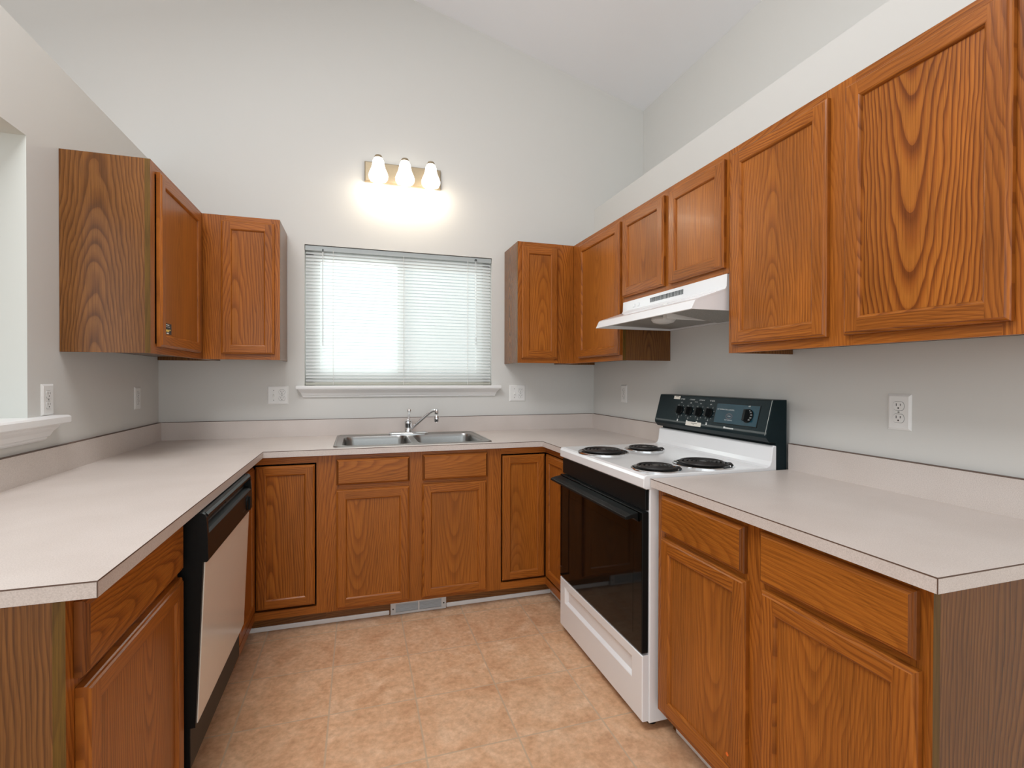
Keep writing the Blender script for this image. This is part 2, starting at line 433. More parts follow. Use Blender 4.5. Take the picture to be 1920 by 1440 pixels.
g = G(); g.poly([(xm, .128, wz0 + .045), (wx1 - .04, .128, wz0 + .045), (wx1 - .04, .128, wz1 - .045), (xm, .128, wz1 - .045)], SCREEN)
g.build('insect_screen', win)

# pass-through sill on the left wall
lv = [(1.046, .008), (1.052, .012), (1.058, .012), (1.061, .018), (1.078, .026), (1.090, .036), (1.098, .040), (1.1005, .040)]
o = moulding('trim_1', -2.06, -1.085, lv, 'y', -W); struct(o)
g = G()
g.rings([[(lx - .03, -2.10 + e, z), (-W + .055 - e, -2.10 + e, z), (-W + .055 - e, -1.012 - e, z), (lx - .03, -1.012 - e, z)]
         for z, e in ((1.1015, .004), (1.106, 0), (1.126, 0), (1.1320, .006))], TRIM)
struct(g.build('trim_2'))
# shoe moulding along the toe kicks
def shoe(name, x0, x1, y0, y1):
    g = G(); g.box(x0, x1, y0, y1, 0.0, .026, TRIM); struct(g.build(name, bevel=.006))
shoe('trim_3', -2.170, -1.478, -.549, -.535)
shoe('trim_4', -1.172, -.549, -.549, -.535)
shoe('trim_5', -.549, -.535, -.955, -.535)
shoe('trim_6', -.549, -.535, -2.60, -1.75)

# ------------------------------------------------------------------ cabinets
def nest(g, P, w, h, levels, mat, seed, end=None):
    """nested rectangles (inset, out) lofted: side strips carry vertical grain, top and bottom strips horizontal"""
    uo = R.choice((-1, 1)) * R.uniform(.05, .12)
    for (d0, o0), (d1, o1) in zip(levels, levels[1:]):
        A = [(d0, d0), (w - d0, d0), (w - d0, h - d0), (d0, h - d0)]
        B = [(d1, d1), (w - d1, d1), (w - d1, h - d1), (d1, h - d1)]
        for i in range(4):
            j = (i + 1) % 4
            q = [(A[i], o0), (A[j], o0), (B[j], o1), (B[i], o1)]
            horiz = i in (0, 2)
            gr = [((p[1] if horiz else p[0]) * 1 + uo + i * .013, (p[0] - w / 2) if horiz else (p[1] - h / 2), seed + i) for p, o in q]
            g.poly([P(p[0], p[1], o) for p, o in q], end if (end and not horiz) else mat, gr)

def door(parent, P, w, h, sw=.052, label=None, t=.019, bold=None):
    """frame-and-panel oak door; P(u, v, out) places a point; returns the door"""
    seed = sd_()
    g = G()
    e = .009
    nest(g, P, w, h, [(0, 0), (0, t - .008), (.002, t - .005), (.006, t - .0035), (e, t)], OAK, seed)
    i0 = sw - .008
    fl = [('l', e, i0, e, h - e), ('r', w - i0, w - e, e, h - e), ('b', i0, w - i0, e, i0), ('t', i0, w - i0, h - i0, h - e)]
    for k, a, b, c, d in fl:                       # flat faces: two stiles full height, two rails between
        uo = R.choice((-1, 1)) * R.uniform(.045, .12); sd = sd_(); vo = R.uniform(-.15, .15)
        q = [(a, c), (b, c), (b, d), (a, d)]
        if k in 'lr': gr = [(x - (a + b) / 2 + uo, y - h / 2 + vo, sd) for x, y in q]
        else: gr = [(y - (c + d) / 2 + uo, x - w / 2 + vo, sd) for x, y in q]
        g.poly([P(x, y, t) for x, y in q], OAK, gr)
    nest(g, P, w, h, [(i0, t), (i0 + .003, t - .001), (i0 + .006, t - .004), (sw, t - .0095)], OAK, seed + 5)
    g.poly([P(0, 0, 0), P(0, h, 0), P(w, h, 0), P(w, 0, 0)], OAK)
    d = g.build('door', parent, fix=False)
    if label: d['label'] = label
    g = G(); uo = R.uniform(-.09, .09) if bold is None else .01; sd = sd_(bold); vo = R.uniform(-.2, .1); a = sw - .004; vs = R.choice((-1, 1)) * R.uniform(.55, 1.1)
    if bold and bold > .8: vs, vo = -.9, .0
    q = [(a, a), (w - a, a), (w - a, h - a), (a, h - a)]
    pt = t - .0088
    g.poly([P(x, y, pt) for x, y in q], OAKP, [(x - w / 2 + uo, (y - h / 2) * vs + vo, sd) for x, y in q])
    g.poly([P(x, y, pt - .006) for x, y in reversed(q)], OAKP)
    for i in range(4):
        (x, y), (x2, y2) = q[i], q[(i + 1) % 4]
        g.poly([P(x, y, pt - .006), P(x2, y2, pt - .006), P(x2, y2, pt), P(x, y, pt)], OAKP)
    g.build('door_panel', d, fix=False)
    return d

def drawer_front(parent, P, w, h, t=.019, name='drawer_front'):
    seed = sd_(); g = G()
    nest(g, P, w, h, [(0, 0), (0, t - .009), (.003, t - .005), (.006, t - .004), (.010, t)], OAK, seed, ENDG)
    e = .010; uo = R.choice((-1, 1)) * R.uniform(.01, .06); vo = R.uniform(-.2, .2)
    q = [(e, e), (w - e, e), (w - e, h - e), (e, h - e)]
    g.poly([P(x, y, t) for x, y in q], OAKP, [(y - h / 2 + uo, x - w / 2 + vo, seed) for x, y in q])
    g.poly([P(0, 0, 0), P(0, h, 0), P(w, h, 0), P(w, 0, 0)], OAK)
    return g.build(name, parent, fix=False)

def fix_normals(o): pass

def face(x0, z0, y=-.0008):
    return lambda u, v, o: Vector((x0 + u, y - o, z0 + v))

def carcass(parent, w, d, z0, z1, ends=(True, True), top=True, bottom_lift=.018):
    """side panels, bottom, back (front at y = .019)"""
    g = G(); t = .014
    lm = LAM
    g.box(0, t, .019, d, z0, z1, lm, straight=False); g.box(w - t, w, .019, d, z0, z1, lm, straight=False)
    g.box(t, w - t, .019, d, z0 + bottom_lift, z0 + bottom_lift + t, lm, 'x')
    g.box(t, w - t, d - t, d, z0 + bottom_lift, z1, DARKIN)
    if top: g.box(t, w - t, .019, d - t, z1 - t, z1, lm, 'x')
    return g.build('carcass', parent, weld=False)

def frame(parent, boards, y0=0, y1=.019):
    """boards: (x0, x1, z0, z1, grain)"""
    g = G()
    xs0 = min(b[0] for b in boards); xs1 = max(b[1] for b in boards)
    for x0, x1, z0, z1, gr in boards:
        fmats = {}
        if abs(x0 - xs0) < 1e-6: fmats['-x'] = EDGE
        if abs(x1 - xs1) < 1e-6: fmats['+x'] = EDGE
        g.box(x0, x1, y0, y1, z0, z1, OAK, gr, face_mats=fmats)
    return g.build('face_frame', parent, weld=False)

def toe(parent, x0, x1, y=.065):
    g = G(); g.box(x0, x1, y, y + .014, 0, .0875, LAM, 'x'); return g.build('toe_kick', parent)

ZT = .884
DB, DT = .104, .706           # base doors
WB, WT = .728, .864           # drawers

# sink base on the back wall
X0 = -1.797; w = .880
c = thing('sink_base_cabinet', 'oak base cabinet under the steel sink, two doors and two false drawer fronts', 'cabinet', (X0, -.61, 0), 0, 'oak base cabinets')
carcass(c, w, .608, .087, ZT, top=False)
frame(c, [(0, .066, .087, ZT, 'z'), (w - .052, w, .087, ZT, 'z'), (.405, .497, .087, ZT, 'z'),
          (.066, .405, .845, ZT, 'x'), (.497, w - .052, .845, ZT, 'x'), (.066, .405, .69, .745, 'x'), (.497, w - .052, .69, .745, 'x'),
          (.066, .405, .087, .125, 'x'), (.497, w - .052, .087, .125, 'x')])
toe(c, 0, w)
drawer_front(c, face(.054, WB), .363, .858 - WB, name='false_drawer_front'); drawer_front(c, face(.486, WB), .354, .863 - WB, name='false_drawer_front')
door(c, face(.053, DB), .363, .702 - DB); door(c, face(.483, DB), .353, .708 - DB)

# corner units with pie-cut doors
def corner(name, label, mirror):
    """left corner in its own coordinates: x to the right from the side wall, y out from the back wall; mirrored for the right"""
    c = thing(name, label, 'cabinet', (0, 0, 0), 0, 'oak base cabinets')
    k = 0.007
    if not mirror: X = lambda a: -W + a
    else: X = lambda a: -a
    fx = .597 if not mirror else .610             # depth of the leg along the side wall
    bl = .920 if not mirror else .917             # length along the back wall
    sl = 1.010 if not mirror else .956            # length along the side wall
    g = G()
    def bx(a0, a1, y0, y1, z0, z1, mat, gr='z', fmats=None):
        x0, x1 = sorted((X(a0), X(a1))); g.box(x0, x1, y0, y1, z0, z1, mat, gr, face_mats=fmats)
    bx(0.002, .016, -sl, -.002, .087, ZT, LAM); bx(.016, bl, -.016, -.002, .087, ZT, LAM)
    bx(bl - .014, bl, -.59, -.016, .087, ZT, LAM); bx(.016, fx - .02, -sl, -sl + .014, .087, ZT, LAM)
    bx(.016, bl - .014, -.59, -.016, .105, .118, DARKIN); bx(.016, fx - .02, -sl + .014, -.59, .105, .118, DARKIN)
    g.build('carcass', c, weld=False)
    g = G()
    # frame along the back (front y=-.61) and along the side (front at fx)
    bx(bl - .041, bl, -.61, -.591, .087, ZT, OAK); bx(fx - .019, bl - .041, -.61, -.591, .846, ZT, OAK, 'x'); bx(fx - .019, bl - .041, -.61, -.591, .087, .126, OAK, 'x')
    bx(fx - .019, fx, -sl, -sl + .042, .087, ZT, OAK); bx(fx - .019, fx, -sl + .042, -.61, .846, ZT, OAK, 'y'); bx(fx - .019, fx, -sl + .042, -.61, .087, .126, OAK, 'y')
    g.build('face_frame', c, weld=False)
    g = G()
    bx(.53, bl, -.545, -.531, 0, .0875, LAM, 'x'); bx(fx - .079, fx - .065, -sl, -.545, 0, .0875, LAM, 'y')
    g.build('toe_kick', c, weld=False)
    zb, zt = .138, .838
    # door on the back leg
    dw = bl - .041 - .007 - (fx + k)
    if not mirror: P = lambda u, v, o: Vector((X(fx + k) + u, -.603 - o, zb + v))
    else: P = lambda u, v, o: Vector((X(fx + k) - dw + u, -.603 - o, zb + v))
    door(c, P, dw, zt - zb, sw=.050)
    # door on the side leg
    dl = sl - .042 - .007 - (.603 + .021)
    y0 = -.603 - .021
    if not mirror: P = lambda u, v, o: Vector((X(fx - .012) + o, y0 - dl + u, zb + v))
    else: P = lambda u, v, o: Vector((X(fx - .012) - o, y0 - u, zb + v))
    door(c, P, dl, zt - zb, sw=.050)
    return c
corner('corner_base_cabinet', 'oak corner base cabinet with folding doors, left of the sink cabinet next to dishwasher', False)
corner('corner_base_cabinet', 'oak corner base cabinet with folding doors, right of the sink cabinet next to stove', True)

# left base cabinet at the end of the run (fronts face +x)
Y0 = -2.212; w = .560
c = thing('base_cabinet', 'narrow oak base cabinet with one drawer over one door, near end of left counter', 'cabinet', (-W + .590, Y0, 0), math.pi / 2, 'oak base cabinets')
carcass(c, w, .588, .087, ZT)
frame(c, [(0, .045, .087, ZT, 'z'), (w - .03, w, .087, ZT, 'z'), (.045, w - .03, .85, ZT, 'x'), (.045, w - .03, .69, .745, 'x'), (.045, w - .03, .087, .125, 'x')])
toe(c, 0, w)
drawer_front(c, face(.024, .730), .522, .138, t=.021); door(c, face(.028, .108), .518, .602, t=.021)

# right base cabinet
Y0 = -1.733; w = .887
c = thing('base_cabinet', 'wide oak base cabinet with two drawers over two doors, right of the stove', 'cabinet', (-.610, Y0, 0), -math.pi / 2, 'oak base cabinets')
carcass(c, w, .608, .087, ZT)
frame(c, [(0, .05, .087, ZT, 'z'), (w - .04, w, .087, ZT, 'z'), (.41, .50, .087, ZT, 'z'),
          (.05, .41, .85, ZT, 'x'), (.50, w - .04, .85, ZT, 'x'), (.05, .41, .69, .745, 'x'), (.50, w - .04, .69, .745, 'x'), (.05, .41, .087, .125, 'x'), (.50, w - .04, .087, .125, 'x')])
toe(c, 0, w)
drawer_front(c, face(.036, .733), .388, .130); drawer_front(c, face(.481, .735), .384, .133)
d = door(c, face(.036, .112), .396, .604)
d2 = door(c, face(.487, .112), .383, .604)
g = G(); g.lathe([(.0055, 0), (.0055, .0006)], (.362, -.0115, .188), ORANGE, 16, 'y'); s_ = g.build('sticker', d); s_['label'] = 'small orange dot sticker'

# upper cabinets
UZ0, UZ1, UD = 1.368, 2.134, .295
def upper(label, loc, rot, w, z0, doors, stiles, depth=UD, bold=()):
    c = thing('wall_cabinet', label, 'cabinet', loc, rot, 'oak wall cabinets')
    carcass(c, w, depth - .001, z0, UZ1)
    bs = []; st = [(0, stiles[0])] + list(stiles[1:-1]) + [(w - stiles[-1], w)]
    for a, b in st: bs.append((a, b, z0, UZ1, 'z'))
    for (a, b), (a2, b2) in zip(st, st[1:]):
        bs.append((b, a2, z0, z0 + .04, 'x')); bs.append((b, a2, UZ1 - .04, UZ1, 'x'))
    frame(c, bs)
    out = []
    for i, (x0, x1, a, b) in enumerate(doors): out.append(door(c, face(x0, a), x1 - x0, b - a, bold=bold[i] if bold else None))
    return c, out
DZ0, DZ1 = 1.397, 2.106
_, ds = upper('oak wall cabinet on the left wall beside the pass-through, dark sticker on its door', (-W + UD, -.972, 0), math.pi / 2, .972 - .001, UZ0, [(.058, .604, DZ0, DZ1)], [.045, .37])
g = G(); P = face(.113, 1.455, -.0118)
def rect(g, P, a, b, c_, d_, o, mat): g.poly([P(a, c_, o), P(b, c_, o), P(b, d_, o), P(a, d_, o)], mat)
rect(g, P, 0, .078, 0, .045, 0, DARK); rect(g, P, .006, .05, .037, .040, .0004, INK); rect(g, P, .006, .06, .030, .0315, .0004, INK)
rect(g, P, .014, .050, .010, .019, .0004, YELLOW); rect(g, P, .052, .066, .016, .021, .0004, YELLOW); rect(g, P, .02, .045, .001, .006, .0004, PAPER)
s_ = g.build('sticker', ds[0]); s_['label'] = 'dark sticker with white and yellow print'
upper('narrow oak wall cabinet left of the window, wide stile toward the corner', (-W + UD + .001, -UD, 0), 0, .373, UZ0, [(.090, .347, DZ0, DZ1)], [.11, .045])
upper('narrow oak wall cabinet right of the window', (-.679, -UD, 0), 0, .382, UZ0, [(.024, .267, DZ0, DZ1)], [.045, .135])
upper('oak wall cabinet in the right corner, one tall door left of the hood', (-UD, -.001, 0), -math.pi / 2, .925, UZ0, [(.400, .913, DZ0, DZ1)], [.42, .035])
upper('short oak wall cabinet with two small doors above the white range hood', (-UD, -.927, 0), -math.pi / 2, .788, 1.672, [(.018, .384, 1.695, DZ1), (.424, .774, 1.695, DZ1)], [.04, (.37, .44), .035])
upper('large oak wall cabinet with two tall doors, right of the range hood', (-UD, -1.716, 0), -math.pi / 2, .905, UZ0, [(.026, .420, DZ0, DZ1), (.475, .857, DZ0, DZ1)], [.045, (.40, .495), .07], bold=(.40, .97))

# ------------------------------------------------------------------ countertops
CT0, CT1 = ZT, .914
def seam_line(g, p0, p1, z, off):
    """thin dark laminate edge line along the top of an edge"""
    x0, x1 = sorted((p0[0], p1[0])); y0, y1 = sorted((p0[1], p1[1]))
    g.box(x0 - off, x1 + off, y0 - off, y1 + off, z - .0022, z + .0003, SEAM)
LF, RF, BF = -W + .641, -.641, -.641
LE, SE = -2.222, -.957
sx0, sx1, sy0, sy1 = -1.762, -.917, -.590, -.050         # sink rim
ct = thing('countertop', 'long U-shaped beige laminate countertop with backsplash around the sink', 'countertop', (0, 0, CT0), 0, 'beige laminate countertops')
def cbox(g, x0, x1, y0, y1): g.box(x0, x1, y0, y1, 0, CT1 - CT0, LAMI)
g = G()
h0, h1, k0, k1 = sx0 + .03, sx1 - .03, sy0 + .025, sy1 - .03
cbox(g, -W + .001, LF, LE, BF); cbox(g, -W + .001, h0, BF, -.001); cbox(g, h1, -.001, BF, -.001); cbox(g, h0, h1, BF, k0); cbox(g, h0, h1, k1, -.001); cbox(g, RF, -.001, SE, BF)
zt = CT1 - CT0
seam_line(g, (LF, LE), (LF, BF), zt, .0004); seam_line(g, (LF, BF), (RF, BF), zt, .0004); seam_line(g, (RF, BF), (RF, SE), zt, .0004); seam_line(g, (-W + .002, LE), (LF, LE), zt, .0004)
g.box(LF - .0012, LF + .0005, LE - .0005, LE + .0008, 0, zt, SEAM)
g.build('worktop', ct, weld=False)
g = G(); BT = .0185; bz = 1.016 - CT0
g.box(-W + .001, -W + BT, LE, -.001, zt, bz, LAMI); g.box(-W + BT, -BT, -BT, -.001, zt, bz, LAMI); g.box(-BT, -.001, SE, -.001, zt, bz, LAMI)
g.box(-W + .001, -W + BT + .0004, LE, -BT, bz - .0012, bz + .0008, SEAM); g.box(-W + BT, -BT, -BT - .0004, -.001, bz - .0012, bz + .0008, SEAM); g.box(-BT - .0004, -.001, SE, -BT, bz - .0012, bz + .0008, SEAM)
g.build('backsplash', ct, weld=False)
ct = thing('countertop', 'short straight beige laminate countertop with backsplash, right of the stove', 'countertop', (0, 0, CT0), 0, 'beige laminate countertops')
g = G(); RS, RE = -1.728, -2.646
cbox(g, RF, -.001, RE, RS)
seam_line(g, (RF, RE), (RF, RS), zt, .0004); seam_line(g, (RF, RE), (-.002, RE), zt, .0004); g.box(RF - .0005, RF + .0008, RE - .0005, RE + .0012, 0, zt, SEAM)
g.build('worktop', ct, weld=False)
g = G(); g.box(-BT, -.001, RE, RS, zt, bz, LAMI); g.box(-BT - .0004, -.001, RE, RS, bz - .0012, bz + .0008, SEAM); g.build('backsplash', ct, weld=False)

# ------------------------------------------------------------------ sink and faucet
def rrect(x0, x1, y0, y1, r, z, n=6):
    pts = []
    for cx, cy, a0 in ((x1 - r, y1 - r, 0), (x0 + r, y1 - r, 90), (x0 + r, y0 + r, 180), (x1 - r, y0 + r, 270)):
        for i in range(n + 1):
            a = math.radians(a0 + 90 * i / n); pts.append((cx + r * math.cos(a), cy + r * math.sin(a), z))
    return pts
sk = thing('sink', 'stainless steel double bowl drop-in sink under the window', 'sink', (0, 0, CT1))
xm_ = (sx0 + sx1) / 2
bowls = [(sx0 + .042, xm_ - .018, sy0 + .030, sy1 - .105), (xm_ + .018, sx1 - .042, sy0 + .030, sy1 - .105)]
g = G()
# rim: raised rolled edge, flat deck pieces around the bowls
g.rings([rrect(sx0, sx1, sy0, sy1, .03, .0003), rrect(sx0, sx1, sy0, sy1, .03, .003), rrect(sx0 + .004, sx1 - .004, sy0 + .004, sy1 - .004, .028, .0065), rrect(sx0 + .012, sx1 - .012, sy0 + .012, sy1 - .012, .024, .0065), rrect(sx0 + .016, sx1 - .016, sy0 + .016, sy1 - .016, .02, .0035)], STEEL, False, False)
D = .0035
a0, a1, c0, c1 = sx0 + .016, sx1 - .016, sy0 + .016, sy1 - .016
(b0, b1, d0, d1), (e0, e1, _, _) = bowls
for q in ((a0, a1, d1, c1), (a0, a1, c0, d0), (a0, b0, d0, d1), (b1, e0, d0, d1), (e1, a1, d0, d1)):
    g.poly([(q[0], q[2], D), (q[1], q[2], D), (q[1], q[3], D), (q[0], q[3], D)], STEEL)
for b in bowls:                               # corner fillets between the square cut-out and the round bowl lip
    ring = rrect(*b, .055, D); n = 7
    cs = [(b[1], b[3]), (b[0], b[3]), (b[0], b[2]), (b[1], b[2])]
    for k in range(4):
        seg = ring[k * n:(k + 1) * n]
        for i in range(n - 1): g.poly([(cs[k][0], cs[k][1], D), seg[i], seg[i + 1]], STEEL)
g.build('rim', sk, weld=False, smooth=False)
for b in bowls:
    def ins(e, z, r): return rrect(b[0] + e, b[1] - e, b[2] + e, b[3] - e, r, z)
    g = G(); g.rings([ins(0, D, .055), ins(.003, -.003, .054), ins(.006, -.02, .054), ins(.012, -.13, .05), ins(.022, -.160, .045), ins(.045, -.172, .03)], STEEL, False, True)
    bo = g.build('bowl', sk, smooth=True)
    g = G(); cx, cy = (b[0] + b[1]) / 2, (b[2] + b[3]) / 2
    g.lathe([(.042, -.171), (.040, -.168), (.028, -.169), (.026, -.1715)], (cx, cy, 0), CHROME, 20, cap0=False); g.build('drain', bo, smooth=True)

fx_, fy_ = -1.338, -.105
fa = thing('faucet', 'chrome single-lever kitchen faucet with raised arm on the sink', 'faucet', (fx_, fy_, CT1 + .0035))
g = G(); rs = []
for e, z in ((0, 0), (0, .005), (.006, .012), (.016, .016)):
    rs.append(rrect(-.125 + e, .125 - e, -.030 + e, .030 - e, .029 - e * .9, z))
g.rings(rs, CHROME); g.build('base_plate', fa, smooth=True)
g = G(); g.lathe([(.026, .014), (.024, .020), (.023, .062), (.0245, .066), (.0245, .074), (.022, .084), (.012, .090)], (0, 0, 0), CHROME, 24); g.build('body', fa, smooth=True)
g = G()
g.tube([(0, 0, .085), (.003, .002, .10), (.006, .004, .138)], [.010, .006, .005], CHROME)
g.lathe([(.002, -.012), (.009, -.009), (.0125, 0), (.009, .009), (.002, .012)], (.006, .004, .148), CHROME, 16); g.build('lever', fa, smooth=True)
P3 = [(.016, -.010, .034), (.060, -.026, .076), (.105, -.042, .118), (.128, -.050, .138), (.142, -.055, .147), (.155, -.060, .1505), (.164, -.063, .1505)]
g = G(); g.tube(P3, [.0095, .0095, .0095, .0095, .0098, .010, .010], CHROME, 12); g.lathe([(.006, .014), (.012, .011), (.0125, -.014), (.011, -.018)], (.168, -.064, .146), CHROME, 18); g.build('spout', fa, smooth=True)
g = G(); g.lathe([(.009, .044), (.009, .030)], (.168, -.064, .088), PLASTIC, 14)
g.lathe([(.011, .030), (.0165, .022), (.0165, .004), (.014, -.003), (.014, -.010)], (.168, -.064, .088), CHROME, 18); g.build('aerator', fa, smooth=True, weld=False)

# ------------------------------------------------------------------ stove
ST0, ST1 = -.961, -1.723
stv = thing('stove', 'white electric coil stove with black oven door and black backguard', 'stove', (0, 0, 0))
g = G(); g.box(-.640, -.020, ST1, ST0, .030, .895, ENAMEL); g.build('body', stv, bevel=.004)
for xx, yy in ((-.60, ST0 - .05), (-.60, ST1 + .05), (-.08, ST0 - .05), (-.08, ST1 + .05)):
    g = G(); g.lathe([(.018, 0), (.018, .008), (.010, .010), (.010, .031)], (xx, yy, 0), BLACK, 14); g.build('leveling_leg', stv)
# cooktop with raised back riser
g = G()
g.prism([(-.667, .880), (-.655, .874), (-.073, .874), (-.073, 1.008), (-.084, 1.010), (-.092, 1.002), (-.098, .948), (-.106, .932), (-.120, .926), (-.650, .926), (-.662, .922), (-.667, .912)], 'y', ST1 - .001, ST0 + .001, ENAMEL)
ck = g.build('cooktop', stv, bevel=.003)
def burner(x, y, r, turns):
    g = G(); g.lathe([(r * 1.0, .0005), (r, .004), (r * .97, .006), (r * .90, .0035), (r * .86, .0008)], (x, y, .926), CHROME, 40, cap0=False, cap1=False)
    g.lathe([(r * .86, .0009), (r * .5, .0007), (.002, .0006)], (x, y, .926), BLACK, 32, cap0=False)
    b = g.build('drip_pan', stv, smooth=True)
    pts = []; N = int(turns * 28)
    r0, r1 = .018, r * .80
    for i in range(N + 1):
        a = 2 * math.pi * turns * i / N; rr = r0 + (r1 - r0) * i / N
        pts.append((x + rr * math.cos(a + 2.4), y + rr * math.sin(a + 2.4), .938))
    e = pts[-1]; q = Vector((e[0] - x, e[1] - y, 0)).normalized()
    pts += [(e[0] + q.x * .008 - q.y * .008, e[1] + q.y * .008 + q.x * .008, .937), (e[0] + q.x * .014 - q.y * .014, e[1] + q.y * .014 + q.x * .014, .930)]
    g = G(); g.tube(pts, .0052, COIL, 8)
    g.lathe([(.014, 0), (.014, .0015)], (x, y, .9395), STEEL, 16)
    g.build('burner_coil', stv, smooth=True)
burner(-.548, -1.192, .117, 4.5); burner(-.312, -1.165, .094, 3.5); burner(-.318, -1.600, .117, 4.5); burner(-.553, -1.628, .094, 3.5)
# black vent strip under the cooktop, oven door, handle
g = G(); g.box(-.655, -.640, ST1 + .006, ST0 - .006, .797, .873, BLACK); g.build('front_panel', stv, bevel=.002)
g = G(); g.box(-.668, -.641, ST1 + .005, ST0 - .005, .283, .792, BLACK, face_mats={'-x': BLACKG})
dr = g.build('oven_door', stv, bevel=.003)
g = G()
g.prism([(-.671, .752), (-.671, .787), (-.700, .782), (-.722, .775), (-.724, .765), (-.712, .764), (-.690, .769)], 'y', ST1 + .025, ST0 - .012, BLACK)
g.build('handle', dr, bevel=.002)
g = G(); g.box(-.6685, -.668, ST1 + .065, ST0 - .065, .335, .70, BLACKG); g.build('oven_window', dr)
# white storage drawer with a long pressed-in grip
def drawer_face():
    g = G(); P = lambda u, v, o: Vector((-.641 - o, ST0 - .004 - u, .038 + v)); w, h = .754, .238
    def R4(a, b, c_, d_, o): return [P(a, c_, o), P(b, c_, o), P(b, d_, o), P(a, d_, o)]
    rs = [R4(0, w, 0, h, 0), R4(0, w, 0, h, .022), R4(.003, w - .003, .003, h - .003, .025)]
    g.rings(rs, ENAMEL, True, False)
    a, b, c_, d_ = .055, w - .07, .125, .205
    o = .025
    e = .003
    for q in ((e, w - e, e, c_), (e, w - e, d_, h - e), (e, a, c_, d_), (b, w - e, c_, d_)):
        g.poly(R4(*q, o), ENAMEL)
    g.rings([R4(a, b, c_, d_, .025), R4(a + .004, b - .004, c_ + .003, d_ - .004, .023), R4(a + .022, b - .022, c_ + .012, d_ - .02, .012)], ENAMEL, False, True)
    return g.build('storage_drawer', stv, weld=True)
drawer_face()
# backguard: leaning black control face
bgd = None
g = G()
g.prism([(-.020, .890), (-.0725, .890), (-.0725, 1.020), (-.105, 1.022), (-.120, 1.040), (-.122, 1.050), (-.086, 1.186), (-.078, 1.188), (-.020, 1.188)], 'y', ST1 + .002, ST0 - .002, PANELB)
bgd = g.build('backguard', stv, bevel=.002)
tilt = math.atan2(.036, .136)
up = Vector((math.sin(tilt), 0, math.cos(tilt))); out = Vector((-math.cos(tilt), 0, math.sin(tilt))); rt = Vector((0, -1, 0))
org = Vector((-.122, ST0 - .002, 1.050))
FW, FH = abs(ST1 - ST0) - .004, .1407
def BGP(u, v, o=0.0): return org + rt * u + up * v + out * o
def BGM(u, v, o=.0004):
    p = BGP(u, v, o)
    return Matrix(((rt.x, up.x, out.x, p.x), (rt.y, up.y, out.y, p.y), (rt.z, up.z, out.z, p.z), (0, 0, 0, 1)))
g = G()
g.poly([BGP(0, .004, .0003), BGP(FW, .004, .0003), BGP(FW, .012, .0003), BGP(0, .012, .0003)], GREY)
g.poly([BGP(FW - .007, 0, .0004), BGP(FW - .0045, 0, .0004), BGP(FW - .0045, FH, .0004), BGP(FW - .007, FH, .0004)], STEEL)
g.build('trim_stripe', bgd, fix=False)
kx = [.196, .268, .340, .410]; kv = .066
g = G()
for i, x in enumerate(kx):
    g.text(('LT REAR', 'LT FRONT', 'RT FRONT', 'RT REAR')[i], .0085, BGM(x + .004, .123), INK)
    g.text('OFF', .0075, BGM(x, .106), INK)
    g.text('HI', .007, BGM(x, .030), INK)
    for k in range(9):
        if k == 2: continue
        a = math.pi / 2 + 2 * math.pi * (k + 1) / 10 if k < 9 else 0
        g.text(('LO', '2', '3', '4', '5', '6', '7', '8', '9')[k], .0075, BGM(x + .0305 * math.cos(a), kv + .0305 * math.sin(a)), INK)
    n = 40
    for k in range(n):                              # fine ring round each dial
        a, b = 2 * math.pi * k / n, 2 * math.pi * (k + 1) / n
        if math.pi * .42 < a < math.pi * .55: continue
        ri, ro = .0362, .0368
        g.poly([BGP(x + ri * math.cos(a), kv + ri * math.sin(a), .0004), BGP(x + ro * math.cos(a), kv + ro * math.sin(a), .0004), BGP(x + ro * math.cos(b), kv + ro * math.sin(b), .0004), BGP(x + ri * math.cos(b), kv + ri * math.sin(b), .0004)], GREY)
    for sx_ in (-.004, .001):                       # little burner symbol: two by two squares
        for sy_ in (.010, .016):
            g.poly([BGP(x - .004 + sx_, sy_, .0005), BGP(x - .004 + sx_ + .0042, sy_, .0005), BGP(x - .004 + sx_ + .0042, sy_ + .0048, .0005), BGP(x - .004 + sx_, sy_ + .0048, .0005)], INK)
g.text('SURFACE', .0055, BGM(.304, .113), INK)
g.build('dial_lettering', bgd, fix=False)
def knob(x, v, r, skirt):
    g = G()
    def disc(rr, o): return [BGP(x + rr * math.cos(2 * math.pi * i / 28), v + rr * math.sin(2 * math.pi * i / 28), o) for i in range(28)]
    g.rings([disc(r, .0005), disc(r, .004), disc(r * .94, .006)], BLACK)
    w_ = r * .30
    g.rings([[BGP(x - w_, v - r * .86, .006), BGP(x + w_, v - r * .86, .006), BGP(x + w_, v + r * .86, .006), BGP(x - w_, v + r * .86, .006)],
             [BGP(x - w_ * .7, v - r * .80, .024), BGP(x + w_ * .7, v - r * .80, .024), BGP(x + w_ * .7, v + r * .80, .024), BGP(x - w_ * .7, v + r * .80, .024)]], BLACK)
    k = g.build('control_knob', bgd, weld=False)
    return k
for x in kx: knob(x, kv, .0225, False)
